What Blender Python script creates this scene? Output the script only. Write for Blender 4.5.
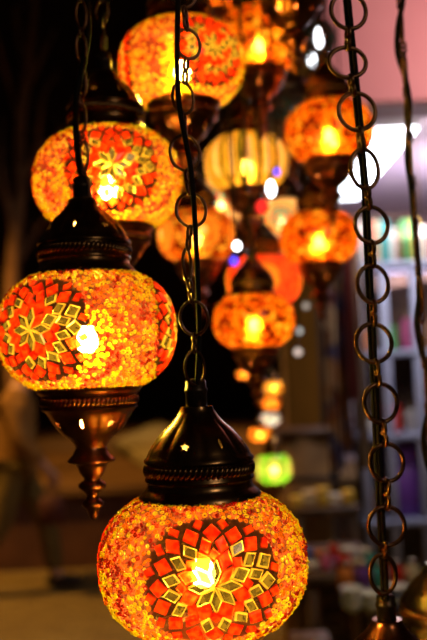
import bpy, math, random
import numpy as np
from mathutils import Vector, Matrix, Euler, noise

random.seed(7); rng = np.random.default_rng(7)
PI = math.pi; rad = math.radians
for o in list(bpy.data.objects): bpy.data.objects.remove(o)
SC = bpy.context.scene; COL = SC.collection

# ------------------------------------------------------------------ camera
FPX = 640 * 50.0 / 36.0
cam_d = bpy.data.cameras.new('camera'); cam = bpy.data.objects.new('camera', cam_d); COL.objects.link(cam)
cam_d.sensor_fit = 'VERTICAL'; cam_d.sensor_height = 36.0; cam_d.sensor_width = 24.0; cam_d.lens = 50.0
cam_d.clip_start = 0.02; cam_d.clip_end = 200
CM = Matrix.Translation((0, 0, 1.6)) @ Matrix.Rotation(rad(90 + 2.9), 4, 'X') @ Matrix.Rotation(rad(-2.4), 4, 'Z')
cam.matrix_world = CM
cam_d.dof.use_dof = True; cam_d.dof.focus_distance = 0.685; cam_d.dof.aperture_fstop = 5.0; cam_d.dof.aperture_blades = 0
SC.camera = cam
# ------------------------------------------------------------------ look and exposure
SC.view_settings.view_transform = 'Standard'; SC.view_settings.look = 'None'
SC.view_settings.exposure = 0.0; SC.view_settings.gamma = 1.0; SC.view_settings.use_curve_mapping = False
try:
    SC.cycles.use_denoising = True
    SC.cycles.sample_clamp_indirect = 4.0; SC.cycles.sample_clamp_direct = 0
    SC.cycles.transparent_max_bounces = 24; SC.cycles.max_bounces = 8
    SC.cycles.caustics_reflective = False; SC.cycles.caustics_refractive = False
except Exception: pass
# ------------------------------------------------------------------ world (night sky)
W = bpy.data.worlds.new('night'); SC.world = W; W.use_nodes = True
bg = W.node_tree.nodes['Background']; bg.inputs[0].default_value = (0.055, 0.030, 0.018, 1); bg.inputs[1].default_value = 0.12
# ------------------------------------------------------------------ added fill lights, sources made up
def lamp(name, kind, loc, energy, color, size=0.1, target=None, spot=None, size_y=None, blend=.5):
    d = bpy.data.lights.new(name, kind); d.energy = energy; d.color = color
    if kind == 'AREA':
        d.size = size
        if size_y: d.shape = 'RECTANGLE'; d.size_y = size_y
    else: d.shadow_soft_size = size
    if spot: d.spot_size = rad(spot); d.spot_blend = blend
    o = bpy.data.objects.new(name, d); COL.objects.link(o); o.location = loc
    if target is not None:
        o.rotation_euler = (Vector(target) - Vector(loc)).to_track_quat('-Z', 'Y').to_euler()
    return o
lamp('street_fill', 'SPOT', (-3.2, 6.0, 4.2), 720, (1, .50, .09), .15, (-1.3, 6.6, 0), 95)  # added warm spot for person and paving, no street lamp in view
lamp('terrace_fill', 'SPOT', (1.4, 10.5, 4.0), 340, (1, .48, .10), .2, (.4, 11.0, .6), 90)  # warm spot put in to brighten the terrace, source made up
lamp('pale_patch_fill', 'SPOT', (-.6, 12.5, 4.5), 170, (1, .62, .22), .2, (-1.0, 12.0, .6), 50)  # added spot over the pale slab, no lamp known there
lamp('fascia_fill', 'AREA', (1.9, 3.6, 3.0), 28, (1, .80, .76), .8, (1.5, 4.7, 3.6))  # unseen area light added to brighten the pink fascia
lamp('shop_top_fill', 'AREA', (1.5, 6.6, 2.9), 30, (.84, .86, 1), 1.0, (1.5, 6.6, 0), size_y=.6)  # extra downlight besides the visible panel, added to brighten the shop
lamp('shop_inner_fill', 'AREA', (1.2, 5.0, 2.9), 26, (.95, .86, .86), .7, (1.2, 6.2, 1.6))  # added area light lifting the shop interior, no fixture behind it
lamp('ceiling_fill', 'AREA', (1.6, 6.0, 2.3), 22, (.95, .82, .95), .8, (1.5, 6.5, 3.0))  # added in place of light bouncing onto the lavender ceiling
lamp('stall_fill', 'SPOT', (.75, 2.6, 2.6), 34, (1, .80, .62), .08, (.55, 3.3, .85), 75)  # spot added to bring up the goods on the tables, lamp made up
lamp('front_warm_fill', 'AREA', (.9, -.5, 2.3), 2.2, (1, .74, .5), .35, (.1, .8, 1.6))  # unseen fill added behind the camera for highlights on the front metal

# ------------------------------------------------------------------ camera helpers
def ray(px, py):
    d = Vector(((px - 213.5) / FPX, -(py - 320) / FPX, -1))
    return (CM.to_3x3() @ d)
CP = Vector((0, 0, 1.6))
def P(px, py, depth): return CP + ray(px, py) * depth
def hz(px, py, z=0.0):
    r = ray(px, py); return CP + r * ((z - 1.6) / r.z)
def hy(px, py, y):
    r = ray(px, py); return CP + r * (y / r.y)

# ------------------------------------------------------------------ materials
MAT = {}
def newmat(name):
    m = bpy.data.materials.new(name); m.use_nodes = True; m.node_tree.nodes.clear(); MAT[name] = m
    return m, m.node_tree.nodes, m.node_tree.links
def c4(c): return (c[0], c[1], c[2], 1)
def noisecol(N, L, a, b, scale, detail=3, lo=.4, hi=.6, coord='Object'):
    tc = N.new('ShaderNodeTexCoord'); n = N.new('ShaderNodeTexNoise'); n.inputs['Scale'].default_value = scale; n.inputs['Detail'].default_value = detail
    r = N.new('ShaderNodeValToRGB'); L.new(tc.outputs[coord], n.inputs['Vector']); L.new(n.outputs[0], r.inputs[0])
    r.color_ramp.elements[0].color = c4(a); r.color_ramp.elements[0].position = lo
    r.color_ramp.elements[1].color = c4(b); r.color_ramp.elements[1].position = hi
    return r.outputs[0], n.outputs[0]
def pbr(name, a, b=None, metal=0, rough=.5, scale=20, bump=0, emit=None, es=0, lo=.4, hi=.6, coat=0):
    m, N, L = newmat(name); o = N.new('ShaderNodeOutputMaterial'); p = N.new('ShaderNodeBsdfPrincipled')
    L.new(p.outputs[0], o.inputs[0]); p.inputs['Metallic'].default_value = metal; p.inputs['Roughness'].default_value = rough
    p.inputs['Coat Weight'].default_value = coat
    c, f = noisecol(N, L, a, b or a, scale, lo=lo, hi=hi); L.new(c, p.inputs['Base Color'])
    if bump:
        bp = N.new('ShaderNodeBump'); bp.inputs['Strength'].default_value = bump; bp.inputs['Distance'].default_value = .002
        L.new(f, bp.inputs['Height']); L.new(bp.outputs[0], p.inputs['Normal'])
    if emit: p.inputs['Emission Color'].default_value = c4(emit); p.inputs['Emission Strength'].default_value = es
    return m
def glass(name, a, b=None, clear=.25, tint=None, gloss=.10, rough=.15, diff=.2, scale=300, lo=.4, hi=.6, cells=None, bump=0, refr=0):
    """lit art glass: part of the light passes straight, part is scattered through"""
    m, N, L = newmat(name); o = N.new('ShaderNodeOutputMaterial')
    if cells:
        tc = N.new('ShaderNodeTexCoord'); v = N.new('ShaderNodeTexVoronoi'); v.inputs['Scale'].default_value = cells[0]
        L.new(tc.outputs['Object'], v.inputs['Vector'])
        sp = N.new('ShaderNodeSeparateColor'); L.new(v.outputs['Color'], sp.inputs[0])
        r = N.new('ShaderNodeValToRGB'); L.new(sp.outputs[0], r.inputs[0]); r.color_ramp.interpolation = 'CONSTANT'
        cs = cells[1]; r.color_ramp.elements[0].color = c4(cs[0]); r.color_ramp.elements[1].color = c4(cs[1]); r.color_ramp.elements[1].position = 1 / len(cs)
        for i in range(2, len(cs)):
            e = r.color_ramp.elements.new(i / len(cs)); e.color = c4(cs[i])
        v2 = N.new('ShaderNodeTexVoronoi'); v2.feature = 'DISTANCE_TO_EDGE'; v2.inputs['Scale'].default_value = cells[0]; L.new(tc.outputs['Object'], v2.inputs['Vector'])
        r2 = N.new('ShaderNodeValToRGB'); L.new(v2.outputs[0], r2.inputs[0])
        r2.color_ramp.elements[0].position = .04; r2.color_ramp.elements[1].position = .12; r2.color_ramp.elements[0].color = c4(cells[2])
        mx = N.new('ShaderNodeMix'); mx.data_type = 'RGBA'; mx.blend_type = 'MULTIPLY'; mx.inputs[0].default_value = 1
        L.new(r.outputs[0], mx.inputs[6]); L.new(r2.outputs[0], mx.inputs[7]); c = mx.outputs[2]; f = v2.outputs[0]
    else:
        c, f = noisecol(N, L, a, b or a, scale, lo=lo, hi=hi)
    t = N.new('ShaderNodeBsdfTransparent'); tl = N.new('ShaderNodeBsdfTranslucent'); df = N.new('ShaderNodeBsdfDiffuse'); g = N.new('ShaderNodeBsdfGlossy')
    g.inputs['Roughness'].default_value = rough; g.inputs[0].default_value = (.9, .9, .9, 1)
    L.new(c, tl.inputs[0]); L.new(c, df.inputs[0])
    if tint: t.inputs[0].default_value = c4(tint)
    else: L.new(c, t.inputs[0])
    m1 = N.new('ShaderNodeMixShader'); m1.inputs[0].default_value = diff; L.new(tl.outputs[0], m1.inputs[1]); L.new(df.outputs[0], m1.inputs[2])
    m2 = N.new('ShaderNodeMixShader'); m2.inputs[0].default_value = clear; L.new(m1.outputs[0], m2.inputs[1]); L.new(t.outputs[0], m2.inputs[2])
    if refr:
        rf = N.new('ShaderNodeBsdfRefraction'); rf.inputs['Roughness'].default_value = .48; rf.inputs['IOR'].default_value = 1.3; L.new(c, rf.inputs[0])
        mr = N.new('ShaderNodeMixShader'); mr.inputs[0].default_value = refr; L.new(m2.outputs[0], mr.inputs[1]); L.new(rf.outputs[0], mr.inputs[2]); m2 = mr
    m3 = N.new('ShaderNodeMixShader'); m3.inputs[0].default_value = gloss; L.new(m2.outputs[0], m3.inputs[1]); L.new(g.outputs[0], m3.inputs[2])
    L.new(m3.outputs[0], o.inputs[0])
    if bump:
        bp = N.new('ShaderNodeBump'); bp.inputs['Strength'].default_value = bump; bp.inputs['Distance'].default_value = .001
        L.new(f, bp.inputs['Height'])
        for s in (tl, df, g): L.new(bp.outputs[0], s.inputs['Normal'])
    return m
def emis(name, col, s):
    m, N, L = newmat(name); o = N.new('ShaderNodeOutputMaterial'); e = N.new('ShaderNodeEmission')
    e.inputs[0].default_value = c4(col); e.inputs[1].default_value = s; L.new(e.outputs[0], o.inputs[0]); return m

M_cap = pbr('dark_bronze', (.15, .085, .036), (.42, .25, .11), 1, .26, 40, .25, lo=.35, hi=.7)
M_cop = pbr('antique_copper', (.22, .065, .025), (.50, .19, .08), 1, .28, 40, .25, lo=.35, hi=.7)
M_chain = pbr('chain_metal', (.12, .060, .030), (.26, .13, .07), 1, .32, 90)
M_cable = pbr('black_cable', (.010, .007, .006), None, 0, .8)
MAT['black_cable'].node_tree.nodes['Principled BSDF'].inputs['Specular IOR Level'].default_value = .25
M_brass = pbr('old_brass', (.20, .14, .08), (.30, .22, .13), 1, .33, 30, .2)
M_silver = pbr('silver', (.5, .5, .5), (.8, .8, .8), 1, .2, 40)
M_sock = pbr('lamp_socket', (.03, .02, .015), (.07, .045, .03), .6, .35, 60)
M_bulb = emis('bulb_glow', (1, .82, .22), 1700)
M_bulb2 = emis('bulb_glow_dim', (1, .60, .18), 230)
M_bulb3 = emis('bulb_glow_small', (1, .66, .3), 130)
G_amber = glass('amber_shell', (.10, .012, .003), (.03, .004, .002), .27, (1, .95, .30), 0, .25, .05, scale=120)
G_grout = glass('dark_grout', (.004, .001, .0005), None, .25, (1, .80, .45), 0, .4, .1)
G_b1 = glass('clear_yellow_bead', (1, .86, .06), None, .50, (1, .95, .25), .05, .12, .05, refr=.45)
G_b2 = glass('amber_bead', (.78, .30, .01), None, .40, (1, .60, .08), .05, .12, .05, refr=.40)
G_b3 = glass('red_bead', (.30, .008, .002), None, .25, (.8, .08, .01), .05, .12, .05, refr=.25)
G_red = glass('red_tile', (.34, .005, .002), (.58, .035, .004), .08, (1, .12, .02), .07, .2, .1, scale=200, bump=.5, refr=.2)
G_gold = glass('gold_tile', (.13, .095, .024), (.075, .05, .012), .03, (.8, .6, .2), .16, .22, .4, scale=120)
G_edge = glass('gold_tile_edge', (.74, .50, .10), None, .34, (1, .86, .35), .12, .15, .1, refr=.12)
G_orange = glass('orange_crackle', (1, .3, .02), None, .12, (1, .58, .16), .06, .2, .2,
                 refr=.35, cells=(78, [(1, .34, .012), (.8, .16, .006), (1, .55, .05), (.55, .07, .004), (1, .28, .01), (.22, .03, .003)], (.30, .12, .05)))
G_yel = glass('yellow_glass', (1, .58, .05), (.85, .40, .02), .10, (1, .8, .3), .06, .2, .2, refr=.2, scale=60)
G_olive = glass('olive_glass', (.12, .12, .01), None, .06, (.5, .5, .1), .06)
G_teal = glass('teal_glass', (.05, .55, .46), None, .1, None, .06)
G_cream = glass('cream_glass', (1, .74, .42), (.9, .52, .2), .12, None, .06)
G_rr = glass('red_glass', (1, .045, .012), (1, .12, .02), .12, (1, .2, .06), .06, scale=80)
G_or = glass('orange_glass', (1, .27, .02), (1, .40, .03), .14, (1, .5, .15), .06, scale=80)
G_dk = glass('brown_glass', (.25, .05, .01), None, .06, None, .06)
G_green = glass('green_glass', (.16, .62, .03), (.30, .80, .05), .14, (.5, 1, .2), .06, scale=80)
G_blue = glass('pale_blue_glass', (.42, .48, .85), (.6, .6, .9), .12, None, .06, scale=60)

# ------------------------------------------------------------------ mesh helpers
class MB:
    def __init__(s): s.v = []; s.f = []; s.m = []; s.sm = []
    def add(s, v, f, mi=0, smooth=True):
        k = len(s.v); s.v += [tuple(p) for p in v]; s.f += [tuple(i + k for i in q) for q in f]
        if isinstance(mi, int): s.m += [mi] * len(f)
        else: s.m += list(mi)
        s.sm += [smooth] * len(f); return s
    def mesh(s, name, mats):
        me = bpy.data.meshes.new(name); me.from_pydata(s.v, [], s.f)
        for m in (mats if isinstance(mats, (list, tuple)) else [mats]): me.materials.append(m)
        me.polygons.foreach_set('material_index', s.m); me.polygons.foreach_set('use_smooth', s.sm); me.update(); return me
    def build(s, name, mats, parent=None, loc=(0, 0, 0)):
        return obj(name, s.mesh(name, mats), parent, loc)
def obj(name, me, parent=None, loc=(0, 0, 0)):
    o = bpy.data.objects.new(name, me); COL.objects.link(o); o.location = loc
    if parent: o.parent = parent
    return o
def tag(o, label, cat, group=None):
    o['label'] = label; o['category'] = cat
    if group: o['group'] = group
    return o
def struct(o): o['kind'] = 'structure'; return o
def empty(name, loc, label, cat, group=None, rz=0):
    o = bpy.data.objects.new(name, None); COL.objects.link(o); o.location = loc; o.rotation_euler = (0, 0, rz)
    o.empty_display_size = .05
    return tag(o, label, cat, group)
def lathe(prof, n=48, mod=None, close=False):
    v = []; f = []
    for i, (r, z) in enumerate(prof):
        for k in range(n):
            a = 2 * PI * k / n; rr = r * (mod(a, i, z) if mod else 1)
            v.append((rr * math.cos(a), rr * math.sin(a), z))
    m = len(prof)
    for i in range(m if close else m - 1):
        j = (i + 1) % m
        for k in range(n):
            k2 = (k + 1) % n; f.append((i * n + k, i * n + k2, j * n + k2, j * n + k))
    return v, f
def box(x0, y0, z0, x1, y1, z1):
    v = [(x0, y0, z0), (x1, y0, z0), (x1, y1, z0), (x0, y1, z0), (x0, y0, z1), (x1, y0, z1), (x1, y1, z1), (x0, y1, z1)]
    return v, [(0, 3, 2, 1), (4, 5, 6, 7), (0, 1, 5, 4), (1, 2, 6, 5), (2, 3, 7, 6), (3, 0, 4, 7)]
def bbox(x0, y0, z0, x1, y1, z1, b=.004):
    """box with chamfered vertical and top edges"""
    def rect(z, i): return [(x0 + i + b, y0 + i, z), (x1 - i - b, y0 + i, z), (x1 - i, y0 + i + b, z), (x1 - i, y1 - i - b, z), (x1 - i - b, y1 - i, z), (x0 + i + b, y1 - i, z), (x0 + i, y1 - i - b, z), (x0 + i, y0 + i + b, z)]
    v = rect(z0, b) + rect(z0 + b, 0) + rect(z1 - b, 0) + rect(z1, b); f = [tuple(range(7, -1, -1)), tuple(range(24, 32))]
    for l in range(3):
        for k in range(8): f.append((l * 8 + k, l * 8 + (k + 1) % 8, l * 8 + 8 + (k + 1) % 8, l * 8 + 8 + k))
    return v, f
def torus(c, u, w, ru, rw, t, n=24, m=8):
    c = Vector(c); u = Vector(u).normalized(); w = Vector(w).normalized(); nrm = u.cross(w).normalized(); v = []; f = []
    for i in range(n):
        a = 2 * PI * i / n; p = u * ru * math.cos(a) + w * rw * math.sin(a)
        d = (u * math.cos(a) / ru + w * math.sin(a) / rw).normalized()
        for k in range(m):
            b = 2 * PI * k / m; v.append(c + p + d * t * math.cos(b) + nrm * t * math.sin(b))
    for i in range(n):
        for k in range(m): f.append((i * m + k, ((i + 1) % n) * m + k, ((i + 1) % n) * m + (k + 1) % m, i * m + (k + 1) % m))
    return v, f
def smoothpath(pts, sub=6):
    pts = [Vector(p) for p in pts]; q = [2 * pts[0] - pts[1]] + pts + [2 * pts[-1] - pts[-2]]; out = []
    for i in range(1, len(q) - 2):
        for s in range(sub):
            t = s / sub; a, b, c, d = q[i - 1], q[i], q[i + 1], q[i + 2]
            out.append(.5 * ((2 * b) + (c - a) * t + (2 * a - 5 * b + 4 * c - d) * t * t + (3 * b - a - 3 * c + d) * t ** 3))
    out.append(pts[-1]); return out
def tube(pts, r, m=8, cap=True):
    pts = [Vector(p) for p in pts]; n = len(pts); v = []; f = []; up = None
    for i, p in enumerate(pts):
        t = (pts[min(i + 1, n - 1)] - pts[max(i - 1, 0)]).normalized()
        if up is None: up = t.orthogonal().normalized()
        up = (up - t * up.dot(t)).normalized(); s = t.cross(up); rr = r[i] if isinstance(r, (list, tuple)) else r
        for k in range(m):
            b = 2 * PI * k / m; v.append(p + (up * math.cos(b) + s * math.sin(b)) * rr)
    for i in range(n - 1):
        for k in range(m): f.append((i * m + k, i * m + (k + 1) % m, (i + 1) * m + (k + 1) % m, (i + 1) * m + k))
    if cap: f.append(tuple(range(m - 1, -1, -1))); f.append(tuple(range((n - 1) * m, n * m)))
    return v, f
def ball(c, r, n=12, m=8, sq=(1, 1, 1)):
    v = [(c[0], c[1], c[2] + r * sq[2])]; f = []
    for i in range(1, m):
        t = PI * i / m
        for k in range(n): a = 2 * PI * k / n; v.append((c[0] + r * sq[0] * math.sin(t) * math.cos(a), c[1] + r * sq[1] * math.sin(t) * math.sin(a), c[2] + r * sq[2] * math.cos(t)))
    v.append((c[0], c[1], c[2] - r * sq[2]))
    for k in range(n): f.append((0, 1 + k, 1 + (k + 1) % n)); f.append((len(v) - 1, 1 + (m - 2) * n + (k + 1) % n, 1 + (m - 2) * n + k))
    for i in range(m - 2):
        for k in range(n): f.append((1 + i * n + k, 1 + (i + 1) * n + k, 1 + (i + 1) * n + (k + 1) % n, 1 + i * n + (k + 1) % n))
    return v, f
def evaluated(o):
    dg = bpy.context.evaluated_depsgraph_get(); me = bpy.data.meshes.new_from_object(o.evaluated_get(dg)); return me

# ------------------------------------------------------------------ setting
G_ground = pbr('street_paving', (.16, .10, .045), (.24, .155, .07), 0, .75, 3, .2)
M_terr = pbr('terrace_stone', (.15, .07, .018), (.20, .10, .03), 0, .7, 2)
M_wallst = pbr('red_brown_stone', (.085, .030, .014), (.12, .045, .02), 0, .8, 5)
M_dark = pbr('dark_render', (.035, .020, .014), (.05, .028, .018), 0, .9, 2)
M_lav = pbr('lavender_plaster', (.62, .50, .62), (.68, .55, .66), 0, .7, 2)
M_pink = pbr('pink_sheet', (.66, .23, .24), (.72, .27, .27), 0, .55, 1.5)
M_wood = pbr('dark_wood', (.05, .022, .010), (.09, .04, .018), 0, .55, 12)
M_pale = pbr('pale_patch', (.30, .24, .12), (.38, .31, .17), 0, .7, 6)  # tone of the made-up slab on the terrace
def paving():   # brick-laid pavers
    m = MAT['street_paving']; N = m.node_tree.nodes; L = m.node_tree.links
    tc = N.new('ShaderNodeTexCoord'); b = N.new('ShaderNodeTexBrick'); b.inputs['Scale'].default_value = 3.2
    b.inputs['Color1'].default_value = (.27, .19, .06, 1); b.inputs['Color2'].default_value = (.19, .12, .035, 1); b.inputs['Mortar'].default_value = (.07, .045, .02, 1)
    L.new(tc.outputs['Object'], b.inputs['Vector']); p = [n for n in N if n.type == 'BSDF_PRINCIPLED'][0]; L.new(b.outputs[0], p.inputs['Base Color'])
paving()
struct(MB().add(*box(-9, -2, -.2, 9, 22, 0), 0, False).build('floor', G_ground))
struct(MB().add(*box(-6, 7.3, .0, 2.05, 17, .60), 0, False).add(*box(-6, 7.22, .60, 2.05, 17, .66), 1, False).build('trim_1', [M_wallst, M_terr]))
struct(MB().add(*box(-9, 17, 0, 9, 17.4, 9), 0, False).build('wall_back', M_dark))
a = [hz(114, 448, .66), hz(150, 472, .66), hz(190, 450, .66), hz(160, 425, .66)]  # made-up slab shaped to stand in for a brighter patch on the terrace
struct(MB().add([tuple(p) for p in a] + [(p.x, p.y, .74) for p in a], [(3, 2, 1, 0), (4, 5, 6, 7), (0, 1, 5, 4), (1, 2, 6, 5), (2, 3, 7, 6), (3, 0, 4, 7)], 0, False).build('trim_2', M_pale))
SX = hy(322, 100, 4.7).x; CZ = hy(380, 106, 4.75).z
struct(MB().add(*box(SX, 4.66, CZ, 3.6, 4.74, 4.3), 0, False).build('wall_fascia', M_pink))
struct(MB().add(*box(SX, 4.745, CZ, 3.6, 8.3, CZ + .1), 0, False).build('ceiling', M_lav))
struct(MB().add(*box(SX, 8.3, 0, 3.6, 8.45, CZ + .1), 0, False).build('wall_shop', pbr('shop_wall', (.30, .20, .22), (.36, .26, .27), 0, .8, 3)))
struct(MB().add(*box(3.6, 4.745, 0, 3.75, 8.45, 4.3), 0, False).build('wall_right', M_dark))
struct(MB().add(*box(SX + .02, 5.6, 0, SX + .10, 8.29, CZ - .003), 0, False).build('wall_left', M_dark))
# canopy board that the lanterns hang from (above the frame)
struct(MB().add(*box(-1.3, .25, 2.95, 1.4, 3.05, 3.0), 0, False).build('ceiling_canopy', M_wood))
# LED light panel in the shop ceiling
x0 = hy(376, 120, 5.05).x; x1 = x0 + .23
e = empty('ceiling_light', ((x0 + x1) / 2, 6.1, CZ), 'long white rectangular light panel on the lavender shop ceiling', 'light')
MB().add(*bbox(-.135, -1.1, -.055, .135, 1.1, -.001, .01)).build('light_frame', pbr('white_frame', (.7, .7, .75)), e)
MB().add(*box(-.115, -1.08, -.06, .115, 1.08, -.0555), 0, False).build('diffuser', emis('panel_glow', (.86, .92, 1), 9), e)

# ------------------------------------------------------------------ mosaic lantern
R = .0825; NE = 2.35; BB = .735
ZT = .645
def sup(t):  # t angle from equator
    c, s = abs(math.cos(t)), math.sin(t)
    return (R * c ** (2 / NE), R * BB * math.copysign(abs(s) ** (2 / NE), s))
_pr = [sup(t) for t in np.linspace(-PI / 2 * .999, PI / 2 * .999, 1400)]
_pr = [p for p in _pr if abs(p[1]) <= ZT * R * 1.0005]
_r = np.array([p[0] for p in _pr]); _z = np.array([p[1] for p in _pr])
_s = np.concatenate([[0], np.cumsum(np.hypot(np.diff(_r), np.diff(_z)))]); _s -= np.interp(0, _z, _s)
SMIN, SMAX = _s[0], _s[-1]
_dr, _dz = np.gradient(_r, _s), np.gradient(_z, _s); _nl = np.hypot(_dr, _dz); _nr, _nz = _dz / _nl, -_dr / _nl
def surf(phi, s, h=0.0):
    s = np.clip(s, SMIN, SMAX); r = np.interp(s, _s, _r); z = np.interp(s, _s, _z); nr = np.interp(s, _s, _nr); nz = np.interp(s, _s, _nz)
    return np.array([(r + nr * h) * np.cos(phi), (r + nr * h) * np.sin(phi), z + nz * h])
def rad_at(s): return np.interp(np.clip(s, SMIN, SMAX), _s, _r)
def uv(phi0, u, v, h): return surf(phi0 + u / rad_at(v), v, h)
STARS = [0, 2 * PI / 3, 4 * PI / 3]; SR = .0535
def star_rad(phi, s):
    best = 9
    for p0 in STARS:
        d = (phi - p0 + PI) % (2 * PI) - PI; best = min(best, math.hypot(d * rad_at(s), s))
    return best
def shell(nphi, ns, matf, h=0):
    ph = np.linspace(0, 2 * PI, nphi, endpoint=False); ss = np.linspace(SMIN, SMAX, ns); v = []; f = []; m = []
    for s in ss:
        for p in ph: v.append(surf(p, s, h))
    for i in range(ns - 1):
        for k in range(nphi):
            k2 = (k + 1) % nphi; f.append((i * nphi + k, i * nphi + k2, (i + 1) * nphi + k2, (i + 1) * nphi + k))
            m.append(matf(ph[k] + PI / nphi, (ss[i] + ss[i + 1]) / 2))
    return v, f, m
def star_globe():
    mb = MB(); v, f, m = shell(168, 48, lambda p, s: 1 if star_rad(p, s) < SR * .97 else 0); mb.add(v, f, m)
    def tile(p0, cu, cv, ang, a, b, skew, mf, me, h=.0022):
        d = (math.cos(ang), math.sin(ang)); q = (-d[1], d[0])
        pts = [(a, 0), (0 + skew, b), (-a, 0), (0 - skew, -b)]
        def ringv(k, hh): return [uv(p0, cu + (x * d[0] + y * q[0]) * k, cv + (x * d[1] + y * q[1]) * k, hh) for x, y in pts]
        base = ringv(1, .0001); mid = ringv(.98, h * .55); top = ringv(.75, h); vv = base + mid + top
        ff = []; mm = []
        for l in (0, 4):
            for k in range(4): ff.append((l + k, l + (k + 1) % 4, l + 4 + (k + 1) % 4, l + 4 + k)); mm.append(me)
        ff.append((8, 9, 10, 11)); mm.append(mf); mb.add(vv, ff, mm, False)
    for p0 in STARS:
        S = SR
        rings = [(8, .205, .195, .083, 0, 'g', 0), (8, .385, .15, .125, .5, 'r', 0), (16, .585, .135, .098, .5, 'g', .03), (16, .775, .14, .125, 0, 'r', 0), (16, .92, .09, .085, .5, 'r', .02)]
        for (n, rc, a, b, off, kind, sk) in rings:
            for k in range(n):
                an = 2 * PI * (k + off) / n + random.uniform(-.03, .03); rr = rc * S * random.uniform(.975, 1.025)
                kd = kind
                if random.random() < .06: kd = 'r' if kd == 'g' else 'g'
                if rc == .90 and random.random() < .25: continue
                mf, me = (4, 4) if kd == 'r' else (5, 6)
                sg = 1 if k % 2 else -1
                tile(p0, rr * math.cos(an), rr * math.sin(an) * .93, math.atan2(math.sin(an) * .93, math.cos(an)) + random.uniform(-.10, .10), a * S, b * S, sk * S * sg, mf, me)
        for k in range(8):   # second red course in the star points
            an = 2 * PI * k / 8; rr = .44 * S
            tile(p0, rr * math.cos(an), rr * math.sin(an) * .93, an, .09 * S, .10 * S, 0, 4, 4)
    # glass seed beads: little rings glued over the rest
    cell = .0037; grid = {}; pts = []
    for _ in range(60000):
        p = rng.uniform(0, 2 * PI); s = rng.uniform(SMIN + .001, SMAX - .001)
        if rng.uniform() > rad_at(s) / R: continue
        d = star_rad(p, s)
        if d < SR * .96: continue
        xyz = surf(p, s, 0); key = tuple((xyz // cell).astype(int)); ok = True
        for dx in (-1, 0, 1):
            for dy in (-1, 0, 1):
                for dz in (-1, 0, 1):
                    for q in grid.get((key[0] + dx, key[1] + dy, key[2] + dz), ()):
                        if (q[0] - xyz[0]) ** 2 + (q[1] - xyz[1]) ** 2 + (q[2] - xyz[2]) ** 2 < (.0036) ** 2: ok = False; break
                    if not ok: break
                if not ok: break
            if not ok: break
        if ok: grid.setdefault(key, []).append(xyz); pts.append((p, s))
    for (p, s) in pts:
        ra = rng.uniform(.00110, .00165); t = ra * rng.uniform(.40, .50); c = Vector(surf(p, s, .0008)); n_ = (Vector(surf(p, s, .01)) - Vector(surf(p, s, 0))).normalized()
        tilt = rng.choice([.15, .4, 1.2], p=[.5, .3, .2]) * rng.uniform(.5, 1.2); ax = n_.orthogonal().normalized(); ax.rotate(Matrix.Rotation(rng.uniform(0, 2 * PI), 3, n_))
        n2 = n_.copy(); n2.rotate(Matrix.Rotation(tilt, 3, ax)); u = ax; w = n2.cross(u)
        nz = noise.noise(Vector(surf(p, s)) * 38); x = rng.uniform()
        if nz > .26: mi = 3 if x < .60 else 2 if x < .80 else 1
        else: mi = 3 if x < .07 else 2 if x < .38 else 1
        mi = {1: 2, 2: 3, 3: 7}[mi]
        tv, tf = torus(c, u, w, ra, ra, t, 8, 5); mb.add(tv, tf, mi)
    return mb.mesh('globe', [G_amber, G_grout, G_b1, G_b2, G_red, G_gold, G_edge, G_b3])
def med_globe(name, matf, mats, res=(128, 36)):
    v, f, m = shell(res[0], res[1], matf); return MB().add(v, f, m).mesh('globe', mats)
def medal(n, radii, idx, base, off=0):
    def fn(p, s):
        step = 2 * PI / n; d = ((p + off + step / 2) % step) - step / 2; q = math.hypot(d * rad_at(s), s) / R
        for rr, i in zip(radii, idx):
            if q < rr: return i
        return base
    return fn
ME_STAR = star_globe()
def tiny_tiles():
    mb = MB(); v, f, m = shell(96, 30, lambda p, s: 0); mb.add(v, f, m)
    for i in range(420):   # small raised glass chips so the outline is knobbly
        p = rng.uniform(0, 2 * PI); s = rng.uniform(SMIN * .96, SMAX * .96); a = rng.uniform(.0025, .0042); an = rng.uniform(0, PI)
        d = (math.cos(an), math.sin(an)); q = (-d[1], d[0])
        r_ = lambda k, h: [uv(p, (x * d[0] + y * q[0]) * k, s + (x * d[1] + y * q[1]) * k, h) for x, y in ((a, 0), (0, a * .8), (-a, 0), (0, -a * .8))]
        mb.add(r_(1, .0002) + r_(.8, .0013), [(0, 1, 5, 4), (1, 2, 6, 5), (2, 3, 7, 6), (3, 0, 4, 7), (4, 5, 6, 7)], int(rng.choice([1, 2, 3])), False)
    return mb.mesh('globe', [G_orange, G_or, G_yel, G_rr])
ME_ORANGE = tiny_tiles()
def ribs(p, s):
    k = (p / (2 * PI) * 14) % 1; b = abs(s) / SMAX
    if k < .24: return 1
    if .52 < k < .70 and b < .55: return 2
    return 0
ME_YEL = med_globe('y', ribs, [G_yel, G_olive, G_cream])
ME_CIRC = med_globe('c', medal(5, (.09, .15, .25, .31, .46, .52), (1, 3, 0, 2, 0, 2), 4), [G_or, G_cream, G_dk, G_yel, G_orange])
ME_TEAL = med_globe('t', medal(5, (.08, .17, .24, .34, .45), (0, 1, 2, 1, 3), 0), [G_cream, G_teal, G_rr, G_or])
ME_RED = med_globe('r', medal(4, (.10, .17, .22, .40, .44), (1, 3, 2, 3, 2), 0, .4), [G_rr, G_yel, G_dk, G_or])
ME_GREEN = med_globe('g', medal(5, (.2, .36, .46), (1, 2, 1), 0, 0), [G_green, G_cream, G_green])
ME_BLUE = med_globe('b', medal(6, (.18, .3), (1, 2), 0), [G_blue, G_cream, G_teal])
ME_YO = med_globe('yo', medal(6, (.15, .3), (1, 2), 0), [G_yel, G_cream, G_or])
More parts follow.
